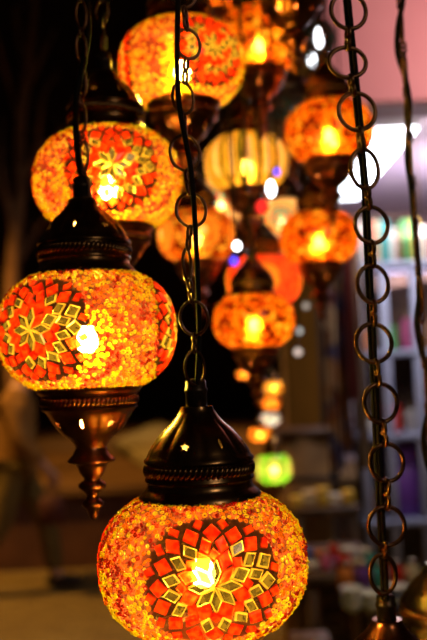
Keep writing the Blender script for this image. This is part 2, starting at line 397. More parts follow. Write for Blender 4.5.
ME_OO = med_globe('oo', medal(6, (.15, .3), (1, 2), 0), [G_or, G_yel, G_orange])

def cutter(stars, mats=None):
    """prisms (star and slot shapes) pointing outward, for piercing the metal"""
    mb = MB()
    for (phi, r, z, slope, kind, sz) in stars:
        n = Vector((math.cos(phi) * math.cos(slope), math.sin(phi) * math.cos(slope), math.sin(slope))); u = Vector((-math.sin(phi), math.cos(phi), 0)); w = n.cross(u)
        c = Vector((r * math.cos(phi), r * math.sin(phi), z))
        if kind == 's': pl = [(sz * (1 if i % 2 == 0 else .42) * math.sin(i * PI / 5), sz * (1 if i % 2 == 0 else .42) * math.cos(i * PI / 5)) for i in range(10)]
        else: pl = [(sz * .42 * math.cos(t), sz * 1.5 * math.sin(t)) for t in np.linspace(0, 2 * PI, 12, endpoint=False)][::-1]
        k = len(pl); v = [c + u * x + w * y - n * .0045 for x, y in pl] + [c + u * x + w * y + n * .0045 for x, y in pl]
        f = [tuple(range(k)), tuple(range(2 * k - 1, k - 1, -1))] + [(i, i + k, (i + 1) % k + k, (i + 1) % k) for i in range(k)]
        mb.add(v, f, 0, False)
    return mb
def refine(prof, step):
    out = [prof[0]]
    for a, b in zip(prof, prof[1:]):
        n = max(1, int(math.hypot(b[0] - a[0], b[1] - a[1]) / step))
        for i in range(1, n + 1): out.append((a[0] + (b[0] - a[0]) * i / n, a[1] + (b[1] - a[1]) * i / n))
    return out
def pierced(name, prof, mod, holes, mats, th=.0016):
    pr = prof; inner = [(max(r - th, .002), z) for r, z in pr][::-1]
    full = pr + inner
    v, f = lathe(full, 96, lambda a, i, z: mod(a, z), close=True)
    o = MB().add(v, f).build(name, mats)
    import bmesh
    def fixn(me):
        bm = bmesh.new(); bm.from_mesh(me); bmesh.ops.recalc_face_normals(bm, faces=bm.faces); bm.to_mesh(me); bm.free()
    fixn(o.data)
    c = cutter(holes).build('hole_cutter', mats); fixn(c.data)
    md = o.modifiers.new('b', 'BOOLEAN'); md.operation = 'DIFFERENCE'; md.solver = 'EXACT'; md.object = c
    me = evaluated(o); me.name = name
    bpy.data.objects.remove(o); bpy.data.objects.remove(c)
    me.polygons.foreach_set('use_smooth', [True] * len(me.polygons))
    bm = bmesh.new(); bm.from_mesh(me)
    for e_ in bm.edges:
        if len(e_.link_faces) == 2 and e_.calc_face_angle(0) > rad(50): e_.smooth = False
    bm.to_mesh(me); bm.free()
    return me
def bump_(z, a, b): return max(0, math.sin(PI * (z - a) / (b - a))) if a < z < b else 0
capp = [(.60, -.01), (.595, .012), (.575, .045), (.54, .075), (.515, .11), (.515, .15), (.535, .165), (.535, .185), (.52, .20), (.52, .33), (.54, .345), (.54, .365), (.515, .39), (.49, .44), (.452, .50), (.405, .56), (.35, .625), (.305, .67), (.26, .71), (.212, .77), (.185, .81), (.165, .845), (.16, .87), (.11, .875)]
capp = [(r * R, z * R + ZT * R) for r, z in capp]
def capmod(a, z):
    zz = (z / R) - ZT; return 1 + .075 * bump_(zz, .37, .82) * (abs(math.sin(4.0 * a)) ** .6 - .5)
holes = []
for k in range(8):
    a_ = 2 * PI * (k + .5) / 8 + PI/8*0; zz = .50 if k % 2 else .47
    holes.append((a_, (.432 if k % 2 else .45) * R, (zz + ZT) * R, .62, 's', .0042) if k % 2 else (a_, .42 * R, (.51 + ZT) * R, .62, 'o', .0030))
ME_CAP = pierced('top_cap', refine(capp, .0035), capmod, holes, M_cap)
botp = [(.595, .02), (.595, -.02), (.575, -.06), (.55, -.075), (.55, -.085), (.53, -.095), (.53, -.205), (.545, -.215), (.545, -.235), (.505, -.26), (.47, -.30), (.42, -.38), (.37, -.46), (.31, -.53), (.255, -.565), (.205, -.62), (.175, -.67)]
botp = [(r * R, z * R - ZT * R) for r, z in botp]
def botmod(a, z):
    zz = (z / R) + ZT; return 1 + .06 * bump_(-zz, .24, .58) * (abs(math.sin(4.0 * a)) ** .6 - .5)
holes = []
for k in range(8):
    a_ = 2 * PI * (k + .5) / 8
    holes.append((a_, .415 * R, (-.385 - ZT) * R, -.6, 's', .0046) if k % 2 else (a_, .415 * R, (-.385 - ZT) * R, -.6, 'o', .0036))
ME_BOT = pierced('bottom_cap', refine(botp, .0035), botmod, holes, M_cop)
finp = [(.174, -.668), (.18, -.70), (.195, -.72), (.205, -.75), (.255, -.80), (.268, -.815), (.268, -.832), (.245, -.845), (.19, -.86), (.165, -.90), (.15, -.94), (.122, -.99), (.095, -1.02), (.085, -1.04), (.130, -1.065), (.158, -1.095), (.152, -1.13), (.105, -1.17), (.07, -1.20), (.062, -1.235), (.085, -1.265), (.122, -1.30), (.118, -1.33), (.075, -1.37), (.055, -1.43), (.04, -1.47), (.012, -1.50), (.001, -1.502)]
ME_FIN = MB().add(*lathe([(r * R, z * R - ZT * R) for r, z in finp], 40)).mesh('finial', M_cop)
def rope(r, zc, h, n, mat, name):
    mb = MB()
    for k in range(n):
        a_ = 2 * PI * k / n; v, f = ball((0, 0, 0), 1, 8, 6, (r * PI / n * 1.15, .0022, h)); rot = Matrix.Rotation(a_ + PI / 2, 3, 'Z') @ Matrix.Rotation(.5, 3, 'Y')
        mb.add([rot @ Vector(p) + Vector((r * math.cos(a_), r * math.sin(a_), zc)) for p in v], f)
    return mb.mesh(name, mat)
ME_ROPE = rope(.525 * R, (ZT + .265) * R, .0053, 64, M_cap, 'rope_band')
ME_ROPE2 = rope(.535 * R, (-ZT - .15) * R, .0044, 64, M_cop, 'rope_band')
ME_SOCK = MB().add(*lathe([(.085 * R, .85 * R + ZT * R), (.105 * R, .88 * R + ZT * R), (.108 * R, 1.0 * R + ZT * R), (.115 * R, 1.01 * R + ZT * R), (.115 * R, 1.04 * R + ZT * R), (.105 * R, 1.05 * R + ZT * R), (.10 * R, 1.12 * R + ZT * R), (.05 * R, 1.14 * R + ZT * R), (.0005, 1.145 * R + ZT * R)], 28)).mesh('socket', M_sock)
bulbp = [(.0005, -.0105), (.0045, -.0098), (.0080, -.0068), (.0098, -.0020), (.0098, .0025), (.0080, .0070), (.0062, .0100), (.0058, .0140)]
bulbp = [(r_, z_ - .010) for r_, z_ in bulbp]
ME_BULB = MB().add(*lathe(bulbp, 20)).mesh('bulb', M_bulb)
ME_BULB2 = MB().add(*lathe(bulbp, 20)).mesh('bulb', M_bulb2); ME_BULB3 = MB().add(*lathe(bulbp, 20)).mesh('bulb', M_bulb3)
ME_HOLD = MB().add(*lathe([(.0085, .0042), (.0095, .05), (.006, .064), (.006, (ZT + .86) * R)], 16)).mesh('bulb_holder', M_sock)
M_off = glass('unlit_bulb', (.9, .85, .75), None, .4, None, .1); ME_OFF = MB().add(*lathe(bulbp, 20)).mesh('bulb', M_off)
SOCKTOP = (ZT + 1.13) * R
CANZ = 2.95
def connector(mb, p, q, t, mi=0):
    """small figure-eight clasp between two rings"""
    p, q = Vector(p), Vector(q); d = (q - p); l = d.length; d.normalize(); v = ray(213, 320).normalized(); u = d.cross(v).normalized()
    u2 = (u + v * .5).normalized()
    mb.add(*torus(p + d * l * .27, d, u2, l * .27, max(l * .2, t * 1.5), t * 1.15, 14, 6), mi)
    mb.add(*torus(p + d * l * .73, d, u2, l * .27, max(l * .2, t * 1.5), t * 1.15, 14, 6), mi)
    mb.add(*tube([p + d * l * .40, p + d * l * .5, p + d * l * .60], [t, t * 1.9, t], 8), mi)
def chain_auto(root, start, rx, ry, wire, gap, sc, mat=M_chain, subs=True, cable=True, lean=(0, 0), cr=.0022, yaws=(.3, 1.1, -.4, .8)):
    """rings and clasps from the lantern's socket straight up to the canopy, in the lantern's own space"""
    top = (CANZ - root.location.z) / root.scale[0]; mb = MB(); z = start; i = 0; d0 = Vector((lean[0], lean[1], 1)); links = []; clasps = []
    def at(zz): return Vector((lean[0] * (zz - start), lean[1] * (zz - start), zz))
    ch = MB()
    while z < top - .01:
        c = at(z + ry); yw = yaws[i % len(yaws)] + random.uniform(-.15, .15); a = torus(c, (math.cos(yw), math.sin(yw), 0), (0, 0, 1), rx, ry, wire, 20, 6)
        links.append(a); z2 = z + 2 * ry
        if gap: cl = MB(); connector(cl, at(z2 - wire), at(z2 + gap + wire), wire * .75); clasps.append(cl)
        z = z2 + gap; i += 1
    ch.add(*tube([at(top - .02), at(top)], wire * 1.3, 8))
    if not subs:
        for cl in clasps: ch.add(cl.v, cl.f)
    if subs and gap:
        o = ch.build('chain', mat, root)
        for cl in clasps: cl.build('chain_clasp', mat, o)
        for a in links: MB().add(*a).build('chain_ring', mat, o)
    else:
        for a in links: ch.add(*a)
        ch.build('chain', mat, root)
    if cable:
        pts = []; zz = start - .006; k = 0
        while zz < top: pts.append(at(zz) + Vector((math.sin(k * 1.3) * rx * .55, math.cos(k * 1.7) * rx * .6 + rx * .3, 0)) * (0 if k == 0 else 1)); zz += ry * 1.5; k += 1
        pts.append(at(top)); MB().add(*tube(smoothpath(pts, 4), cr, 7)).build('cable', M_cable, root)
def chain_px(root, rings, cab, depth, wire, mat=M_chain, cr=.0024, pair=False, rd=1.0):
    """rings read off the photograph, at the lantern's own distance (px, py, rx, ry, yaw)"""
    inv = Matrix.Rotation(-root.rotation_euler.z, 3, 'Z'); base = Vector(root.location); px = depth / FPX
    def loc(p): return inv @ (Vector(p) - base)
    cu = Vector((CM.to_3x3() @ Vector((1, 0, 0)))); up = Vector((0, 0, 1)); fw = Vector((0, 1, 0)); ch = MB(); rs = []; clasps = []
    for (x, y, rx, ry, yaw) in rings:
        c = P(x, y, depth * rd); u = (cu * math.cos(yaw) + fw * math.sin(yaw)); rs.append((c, u, rx * px, ry * px))
    # carry on upward to the canopy
    c, u, a, b = rs[-1]; d = (rs[-1][0] - rs[0][0]).normalized(); k = 0
    while c.z + b * 2 < CANZ - .03:
        c = c + d * (b * 2 + 22 * px); rs.append((c, (cu + fw * (.4 if k % 2 else -.3)).normalized(), a, b)); k += 1
    for (c1, u1, a1, b1), (c2, u2, a2, b2) in zip(rs, rs[1:]):
        p1 = c1 + (c2 - c1).normalized() * (b1 - wire); p2 = c2 - (c2 - c1).normalized() * (b2 - wire)
        if (p2 - p1).length > wire * 2.5: cl = MB(); connector(cl, loc(p1), loc(p2), wire * .85); clasps.append(cl)
    ch.add(*tube([loc(rs[-1][0] + Vector((0, 0, rs[-1][3]))), loc((rs[-1][0].x, rs[-1][0].y, CANZ))], wire, 6))
    o = ch.build('chain', mat, root)
    for cl in clasps: cl.build('chain_clasp', mat, o)
    for (c1, u1, a1, b1) in rs: MB().add(*torus(loc(c1), inv @ u1, (0, 0, 1), a1, b1, wire, 30, 8)).build('chain_ring', mat, o)
    pts = [P(x, y, depth * dz) for x, y, dz in cab]; pts.append(pts[-1] + (pts[-1] - pts[-2]).normalized() * .3); pts.append(Vector((pts[-1].x, pts[-1].y, CANZ)))
    sp = [loc(p) for p in smoothpath(pts, 6)]
    if pair:
        off = cu * cr * 1.05
        MB().add(*tube([p - off for p in sp], cr, 7)).add(*tube([p + off for p in sp], cr, 7)).build('cable', M_cable, root)
    else: MB().add(*tube(sp, cr, 8)).build('cable', M_cable, root)
PARTS = {}
def lantern(px, py, w, me_globe, label, rz=0, group=None, sc=1.0, lit=True, bottom=True, cat='lantern', tilt=None, bulb=True, cap=None, bot=None):
    depth = 2 * R * sc * FPX / w; root = empty('mosaic_lantern', P(px, py, depth), label, cat, group, rz)
    def put(name, me, parent=root, s=True):
        o = obj(name, me, parent); return o
    g = put('globe', me_globe); c = put('top_cap', cap or ME_CAP); put('rope_band', ME_ROPE, c); put('socket', ME_SOCK)
    if bottom:
        b = put('bottom_cap', bot or ME_BOT); put('rope_band', ME_ROPE2, b); put('finial', ME_FIN, b)
    if bulb: bl = put('bulb', ME_OFF if not lit else ME_BULB if me_globe is ME_STAR else ME_BULB2 if me_globe is ME_ORANGE else ME_BULB3); put('bulb_holder', ME_HOLD, bl)
    root.scale = (sc, sc, sc)
    if w == 36: root.scale[2] = sc * 1.25
    return root, depth
def face(deg):  # star direction: deg to the right of the camera-facing side (star axis is +X local)
    return rad(-90 + deg)
GL = 'mosaic lanterns with a star of red and gold glass'
GO = 'orange crackle-glass lanterns hanging behind'
# 1 front
L1, d1 = lantern(203, 562, 205, ME_STAR, 'nearest mosaic lantern at the bottom, star of red and gold glass facing the camera', face(7), GL)
rings1 = [(195, 368, 11, 17, .5), (194, 318, 14, 17, .1), (187, 265, 7, 16, 1.0), (191, 210, 15, 17, .15), (185, 153, 15, 18, .2), (183, 98, 12, 16, .5), (188, 44, 13, 15, .4), (183, -8, 13, 16, .2)]
cab1 = [(197, 385, 1), (199, 350, 1.01), (199, 318, 1.01), (197, 262, 1.01), (194, 205, .99), (190, 164, .985), (179, 104, .985), (177, 50, .985), (178, 0, .985), (177, -30, .985)]
chain_px(L1, rings1, cab1, d1, .0013, cr=.0021)
# 2 left
L2, d2 = lantern(87, 331, 175, ME_STAR, 'large mosaic lantern at the left edge with copper finial, star turned to the left', face(-27), GL)
r2 = [(84, 190, 5, 16, 0), (84, 155, 4, 14, 0), (80, 118, 6, 15, 0), (82, 82, 4, 15, 0), (81, 48, 5, 15, 0), (81, 15, 5, 15, 0), (80, -18, 5, 15, 0)]
c2 = [(85, 214, 1), (86, 190, 1.01), (79, 165, 1), (76, 130, .99), (77, 95, .99), (84, 60, 1), (88, 30, 1.01), (87, 0, 1.01), (87, -20, 1.01)]
chain_px(L2, r2, c2, d2, .0014, cr=.0030)
# 3
L3, d3 = lantern(108, 181, 146, ME_STAR, 'mosaic lantern hanging above and behind the left-edge one, slightly blurred star', face(10), GL)
chain_auto(L3, SOCKTOP, .0085, .0135, .0013, .008, 1)
# 4
L4, d4 = lantern(182, 66, 123, ME_STAR, 'mosaic lantern at the top behind the front chain, star turned right', face(32), GL)
chain_auto(L4, SOCKTOP, .010, .013, .0013, .008, 1)
# crackle ones
for (x, y, w, lab, rz, sc) in [
    (258, 42, 92, 'orange crackle-glass lantern at the top, right of and behind the topmost star lantern', .3, 1),
    (329, 132, 89, 'orange crackle-glass lantern high on the right beside the black ring chain', 1.1, 1),
    (319, 238, 79, 'orange crackle-glass lantern on the right directly below another orange one', 2.2, 1),
    (254, 321, 82, 'orange crackle-glass lantern in the middle, lowest of the orange ones, below a red lantern', .8, .80),
    (205, -9, 72, 'orange lantern cut off by the top edge behind the topmost star lantern', 1.6, 1),
    (290, -42, 112, 'lantern cut off at the top, only its dark bottom cap and finial showing', 2.8, 1)]:
    o, d = lantern(x, y, w, ME_ORANGE, lab, rz, GO, sc)
    chain_auto(o, SOCKTOP, .008, .012, .0013, .006, 1, subs=False, cr=.003)
for (x, y, w, me, lab, rz) in [
    (246, 163, 84, ME_YEL, 'yellow glass lantern with dark vertical stripes, behind the others in the middle', 0),
    (197, 236, 79, ME_CIRC, 'orange lantern with circle medallions, behind the front chain', rad(-90 + 8)),
    (221, 202, 62, ME_TEAL, 'cream lantern with a teal medallion, just below the striped yellow lantern', rad(-90 + 6)),
    (284, 222, 66, ME_TEAL, 'cream lantern with a teal medallion half hidden by the orange lantern on the right', rad(-90 - 10)),
    (264, 281, 75, ME_RED, 'red glass lantern with yellow medallions, behind the lowest orange lantern', rad(-90 + 20))]:
    o, d = lantern(x, y, w, me, lab, rz, None)
    chain_auto(o, SOCKTOP, .008, .012, .0013, .006, 1, subs=False, cr=.0025)
for (x, y, w, me, lab, sc) in [
    (273, 387, 20, ME_YO, 'small blurred yellow lantern, top of the column of small lanterns', .40),
    (271, 403, 19, ME_OO, 'small blurred orange lantern under the small yellow one', .39),
    (270, 419, 20, ME_BLUE, 'small blurred pale blue lantern in the column of small lanterns', .42),
    (260, 434, 22, ME_OO, 'small blurred amber lantern left of the column, above the green one', .44),
    (274, 468, 36, ME_GREEN, 'green glass lantern with cream medallions, beside the nearest lantern', .68),
    (243, 375, 13, ME_OO, 'tiny blurred orange lantern left of the copper finial below the middle lantern', .28)]:
    o, d = lantern(x, y, w, me, lab, random.uniform(0, 3), None, sc, bottom=(w == 36))
    Lz = (CANZ - o.location.z) / o.scale[2]
    MB().add(*tube([(0, 0, SOCKTOP), (0, 0, Lz)], .0028, 6)).build('cable', M_cable, o)
ME_CAPS = ME_CAP.copy(); ME_CAPS.materials[0] = M_silver; ME_BOTS = ME_BOT.copy(); ME_BOTS.materials[0] = M_silver
G_clear = glass('pale_unlit_glass', (.55, .50, .36), (.35, .34, .25), .3, (.8, .8, .7), .2, .15, .3, scale=60)
ME_CLR = med_globe('clr', medal(5, (.1, .2, .3), (1, 0, 1), 0), [G_clear, G_teal])
for (x, y, w, lab) in [(292, 116, 62, 'unlit pale glass lantern with silvery caps, between the upper orange lanterns'), (309, 40, 56, 'unlit pale lantern with silvery caps at the top beside the white bulb shapes')]:
    o, d = lantern(x, y, w, ME_CLR, lab, .5, 'unlit silvery lanterns', cap=ME_CAPS, bot=ME_BOTS, lit=False)
    chain_auto(o, SOCKTOP, .008, .012, .0013, .006, 1, subs=False, cr=.0025, mat=M_silver)
# right: lantern under the big ring chain (only its copper cap shows)
L9, d9 = lantern(394, 762, 186, ME_STAR, 'copper lantern cap at the bottom under the chain of big rings, lamp cut off', face(40), None, cap=ME_CAP)
ME_CAPC = ME_CAP.copy(); ME_CAPC.materials[0] = M_cop
for c in L9.children:
    if c.name.startswith('top_cap'): c.data = ME_CAPC
rings9 = [(383, 574, 13, 19, .1), (386.6, 526, 18.5, 19, .15), (386.6, 462.6, 17.5, 18.5, .2), (380.5, 403, 17.5, 19, .25), (373.7, 343, 18, 19, .1), (372.8, 284, 16, 18.5, .2), (371.5, 225, 17, 18, .2), (364.5, 169, 15, 19.5, .3), (357, 111.5, 18.5, 18.5, .1), (347.5, 62.5, 18.5, 15, .1), (348.5, 11, 17.5, 18, .1), (343, -48, 17, 18, .1)]
cab9 = [(385, 600, 1.0), (383.5, 565, 1.0), (380, 500, .99), (375, 400, .99), (370, 300, .99), (365.5, 200, .99), (361.5, 150, .99), (357, 100, .99), (352, 50, .99), (347, 0, .99), (344, -40, .99)]
chain_px(L9, rings9, cab9, d9, .0020, cr=.0021, rd=.985, pair=True, mat=M_chain)
# far right lantern
ME_CAPB = ME_CAP.copy(); ME_CAPB.materials[0] = M_brass
L10, d10 = lantern(444, 676, 148, ME_ORANGE, 'brass lantern cap at the bottom right corner, lamp cut off by the edge', .4, None, cap=ME_CAPB)
chain_auto(L10, SOCKTOP, .0075, .021, .0019, .010, 1, cr=.0034, lean=(-.014 * math.cos(.4), .014 * math.sin(.4)), yaws=(.9, 1.2, .7, 1.0))

# bulb shapes put in for white highlights and coloured flares between the lanterns
def hang_bulb_shape(px, py, w, h, depth, mat, label, cat='bulb'):
    rr = w * depth / FPX / 2; hh = h * depth / FPX / 2; p = P(px, py, depth); e = empty('bulb_shape', p, label, cat, 'small glowing bulb shapes between the lanterns')
    pr = [(rr * .001, -hh)] + [(rr * math.sin(t), -hh * math.cos(t)) for t in np.linspace(.3, PI - .5, 9)] + [(rr * .45, hh * .98)]
    MB().add(*lathe(pr, 20)).build('glow_body', mat, e); MB().add(*lathe([(rr * .5, hh * .98), (rr * .52, hh + rr * .8), (rr * .3, hh + rr), (.0005, hh + rr)], 16)).build('socket', M_sock, e)
    MB().add(*tube([(0, 0, hh + rr * .98), (0, 0, CANZ - p.z)], .0018, 6)).build('cable', M_cable, e)
E_w = emis('white_highlight', (.95, .97, 1), 7); E_b = emis('blue_flare', (.10, .06, 1), 2.2); E_r = emis('red_flare', (1, .03, .02), 1.3)
hang_bulb_shape(271, 189, 9, 17, 1.49, E_w, 'bright white bulb-shaped flare between the striped yellow lantern and the orange ones')
hang_bulb_shape(277, 172, 7, 8, 1.47, E_b, 'tiny violet-blue bulb-shaped flare just above the bright white one')
hang_bulb_shape(262, 207, 13, 14, 1.505, E_r, 'small red bulb-shaped flare below left of the bright white flare')
hang_bulb_shape(237, 246, 8, 9, 1.48, E_w, 'small round white bulb-shaped highlight beside the medallion lantern')
hang_bulb_shape(234, 261, 8, 9, 1.49, E_b, 'small blue bulb-shaped flare right below the small white one')
hang_bulb_shape(319, 38, 7, 20, 1.95, E_w, 'long white bulb-shaped highlight hanging at the top left of the pink fascia')
hang_bulb_shape(312, 60, 7, 14, 2.05, E_w, 'smaller white bulb-shaped highlight just below the long white one at the top')
hang_bulb_shape(340, 90, 6, 6, 2.05, E_w, 'tiny white bulb-shaped highlight right of the one above the high right orange lantern')
hang_bulb_shape(331, 88, 8, 8, 2.0, E_w, 'white bulb-shaped highlight just above the high right orange lantern')
hang_bulb_shape(226, 123, 6, 7, 1.9, emis('dim_white', (.7, .78, .8), 2.0), 'dim white bulb right of the topmost star lantern bottom')
hang_bulb_shape(298, 352, 7, 7, 2.6, emis('pale', (.9, .7, .6), 1.2), 'dim pale bulb right of the lowest orange lantern')
hang_bulb_shape(299, 331, 6, 6, 2.7, emis('pale2', (.8, .8, .75), 1.0), 'dim pale bulb above the other pale bulb in the dark middle')
hang_bulb_shape(306, 306, 6, 6, 2.7, emis('pale3', (.7, .6, .5), .8), 'dim grey-white bulb highest of the three in the dark middle')

# ------------------------------------------------------------------ shop: cabinet, shelves and goods
def rcol(name, c, rough=.5, **k): return pbr(name, tuple(x * .8 for x in c), c, 0, rough, 8, **k)
COLS = {'red': (.62, .03, .02), 'white': (.75, .72, .68), 'blue': (.05, .10, .42), 'green': (.10, .35, .10), 'yellow': (.75, .50, .06), 'purple': (.18, .05, .38), 'orange': (.75, .22, .03),
        'teal': (.05, .38, .38), 'pink': (.75, .15, .35), 'brown': (.20, .09, .04), 'black': (.02, .02, .02), 'cream': (.70, .58, .36)}
CM_ = {k: rcol(k + '_goods', v) for k, v in COLS.items()}
M_frame = pbr('blue_grey_paint', (.30, .33, .50), (.36, .40, .58), 0, .45, 5)
CY = 5.8; cabx0 = hy(361, 350, CY).x; cabx1 = 2.5; zt = hy(400, 261, CY).z
sh = [hy(400, 350, CY).z, hy(400, 434, CY).z, hy(400, 520, CY).z]
cab = empty('display_cabinet', (0, 0, 0), 'blue-grey painted display cabinet of open shelves inside the shop', 'cabinet')
posts = [cabx0, hy(387, 350, CY).x, hy(418, 350, CY).x, 2.0, cabx1]
for x in posts: MB().add(*bbox(x - .025, CY, 0, x + .025, CY + .05, zt - .04)).build('post', M_frame, cab)
for z in sh + [zt]: MB().add(*bbox(cabx0 - .03, CY - .01, z - .04, cabx1 + .03, CY + .45, z)).build('shelf', M_frame, cab)
MB().add(*box(cabx0, CY + .42, .0, cabx1, CY + .45, zt - .04), 0, False).build('back_panel', M_wood, cab)
ORD = ['first', 'second', 'third', 'fourth', 'fifth', 'sixth', 'seventh', 'eighth', 'ninth', 'tenth', 'eleventh', 'twelfth', 'thirteenth', 'fourteenth', 'fifteenth', 'sixteenth', 'seventeenth', 'eighteenth']
def book(x, y, z, w, h, d, col, label, group, lean=0):
    e = empty('book', (x, y, z), label, 'book', group); e.rotation_euler = (0, lean, 0)
    MB().add(*bbox(-w / 2, 0, 0, w / 2, d, h, .003)).build('cover', CM_[col], e)
    MB().add(*box(-w / 2 + .003, .004, h + .0001, w / 2 - .003, d - .004, h + .002), 0, False).build('pages', CM_['cream'], e)
seq = ['green', 'white', 'red', 'cream', 'teal', 'white', 'brown', 'green', 'yellow', 'white', 'red', 'blue', 'cream', 'green', 'pink', 'white']
x = hy(347, 240, CY).x + .0
x = cabx0 - .02; 
for i, cn in enumerate(seq):
    w = random.uniform(.035, .06); h = random.uniform(.20, .29)
    if x + w > 1.62: break
    book(x + w / 2, CY + .02, zt, w, h, .16, cn, f'{cn} book standing on top of the blue-grey cabinet, {ORD[i]} from the left', 'books on top of the cabinet'); x += w + .004
# hanging printed sheets left of the cabinet
def jar(x, y, z, r, h, col, label, group=None, name='jar'):
    e = empty(name, (x, y, z), label, name, group)
    MB().add(*lathe([(.001, 0), (r * .8, 0), (r, h * .12), (r, h * .65), (r * .7, h * .8), (r * .62, h * .84), (.001, h * .845)], 20)).build('body', CM_[col], e)
    MB().add(*lathe([(r * .66, h * .845), (r * .68, h * .95), (r * .5, h), (.001, h)], 20)).build('lid', M_brass, e)
def boxg(x, y, z, w, d, h, col, label, group=None, name='gift_box'):
    e = empty(name, (x, y, z), label, 'box', group)
    MB().add(*bbox(-w / 2, -d / 2, 0, w / 2, d / 2, h * .7, .004)).build('box_body', CM_[col], e)
    MB().add(*bbox(-w / 2 - .004, -d / 2 - .004, h * .7 + .0002, w / 2 + .004, d / 2 + .004, h, .004)).build('box_lid', CM_[col], e)
def bowl(x, y, z, r, h, col, label, group=None):
    th = r * .05; pr = [(.001, 0), (r * .4, 0), (r * .42, h * .1), (r * .75, h * .4), (r, h), (r - th, h), (r * .72, h * .45), (r * .3, h * .18), (.001, h * .16)]
    o = MB().add(*lathe(pr, 28)).build('bowl', CM_[col], None, (x, y, z)); tag(o, label, 'bowl', group); return o
names = ['upper', 'middle', 'lower']; below = [0, 1, 2]
lv = [(sh[0], 'upper'), (sh[1], 'middle'), (sh[2], 'lower')]
cs = [['orange', 'green', 'pink', 'brown', 'cream', 'red'], ['white', 'red', 'white', 'blue', 'yellow', 'cream'], ['brown', 'yellow', 'purple', 'orange', 'red', 'white']]
for li, (z, nm) in enumerate(lv):
    xs = np.arange(cabx0 + .08, 1.75, .135)
    for i, x in enumerate(xs):
        if li == 2 and 1.05 < x < 1.6: continue
        cn = cs[li][i % 6]; hh = random.uniform(.12, .26)
        if min(abs(x - p) for p in posts) < .02: x += .03
        lab = f'{cn} {{}} on the {nm} shelf of the blue-grey cabinet, {ORD[i]} from its left post'
        if i % 2 == 0: jar(x, CY + .2, z, .045, hh, cn, lab.format('jar'), 'jars in the cabinet')
        else: boxg(x, CY + .2, z, .10, .12, hh, cn, lab.format('box'), 'boxes in the cabinet')
bx = hy(409, 480, CY).x
boxg(bx, CY + .2, sh[2], .20, .2, .48, 'purple', 'large violet box on the lower cabinet shelf beside the post')
# hanging scarves and cloths at the shop's left side
rl = empty('clothes_rail', (0, 0, 0), 'thin dark rail carrying the scarves at the left of the shop', 'rail')
rz_ = 2.42; rx0 = SX - .02; MB().add(*tube([(rx0, 5.2, rz_), (rx0 + .62, 5.2, rz_)], .012, 10)).build('bar', M_wood, rl)
for xx in (rx0, rx0 + .62): MB().add(*tube([(xx, 5.2, rz_), (xx, 5.2, 2.99)], .008, 8)).build('hanger_rod', M_wood, rl)
def scarf(x, y, z1, z0, w, col, label, shift=0, yaw=0):
    nu, nv = 14, 16; v = []; f = []
    for s in (0, 1):
        for j in range(nv + 1):
            t = j / nv
            for i in range(nu + 1):
                u = i / nu - .5; v.append((x + shift * t * t + u * w * (1 - .15 * math.sin(t * 3)), y + .03 * math.sin(u * 16 + t * 2) + s * .004, z1 + (z0 - z1) * t))
    n0 = (nu + 1) * (nv + 1)
    for j in range(nv):
        for i in range(nu):
            a = j * (nu + 1) + i; q = (a, a + 1, a + nu + 2, a + nu + 1); f.append(q); f.append(tuple(k + n0 for k in q[::-1]))
    for j in range(nv):
        for i in (0, nu): a = j * (nu + 1) + i; f.append((a, a + nu + 1, a + nu + 1 + n0, a + n0))
    o = MB().add(v, f).build('scarf', CMX[col]); tag(o, label, 'scarf', 'scarves on the rail')
def stripes(name, cols, scale):
    m, N, L = newmat(name); o = N.new('ShaderNodeOutputMaterial'); p = N.new('ShaderNodeBsdfPrincipled'); p.inputs['Roughness'].default_value = .8; L.new(p.outputs[0], o.inputs[0])
    tc = N.new('ShaderNodeTexCoord'); v = N.new('ShaderNodeTexVoronoi'); v.inputs['Scale'].default_value = scale; L.new(tc.outputs['Object'], v.inputs['Vector'])
    sp = N.new('ShaderNodeSeparateColor'); L.new(v.outputs['Color'], sp.inputs[0]); r = N.new('ShaderNodeValToRGB'); r.color_ramp.interpolation = 'CONSTANT'; L.new(sp.outputs[0], r.inputs[0])
    r.color_ramp.elements[0].color = c4(cols[0]); r.color_ramp.elements[1].color = c4(cols[1]); r.color_ramp.elements[1].position = 1 / len(cols)
    for i in range(2, len(cols)): r.color_ramp.elements.new(i / len(cols)).color = c4(cols[i])
    L.new(r.outputs[0], p.inputs['Base Color']); return m
CMX = {'a': stripes('print_warm', [(.30, .12, .05), (.45, .25, .12), (.12, .03, .03), (.10, .10, .22), (.5, .36, .22)], 9), 'b': stripes('print_dark', [(.14, .04, .05), (.25, .10, .04), (.05, .05, .12), (.3, .2, .1)], 8),
       'blue': rcol('navy_cloth', (.045, .075, .22), .9), 'red': rcol('maroon_cloth', (.20, .035, .03), .9), 'cream': rcol('cream_cloth', (.45, .34, .24), .9)}
sx = lambda px: hy(px, 400, 5.2).x
scarf(sx(331), 5.14, rz_, hy(330, 470, 5.2).z, .10, 'a', 'printed brown and cream scarf, leftmost on the rail')
scarf(sx(341), 5.24, rz_, hy(345, 455, 5.2).z, .09, 'b', 'dark red printed scarf, second on the rail', .03)
scarf(sx(352), 5.14, rz_, hy(350, 400, 5.2).z, .08, 'red', 'plain maroon scarf hanging next to the cabinet')
scarf(sx(352), 5.33, hy(348, 395, 5.2).z + .8, hy(330, 485, 5.2).z, .07, 'blue', 'dark blue cloth hanging slanted to the left, lowest of the cloths', -.12)
scarf(sx(363), 5.22, rz_, hy(350, 470, 5.2).z, .06, 'cream', 'cream cloth hanging on the rail right of the blue one')

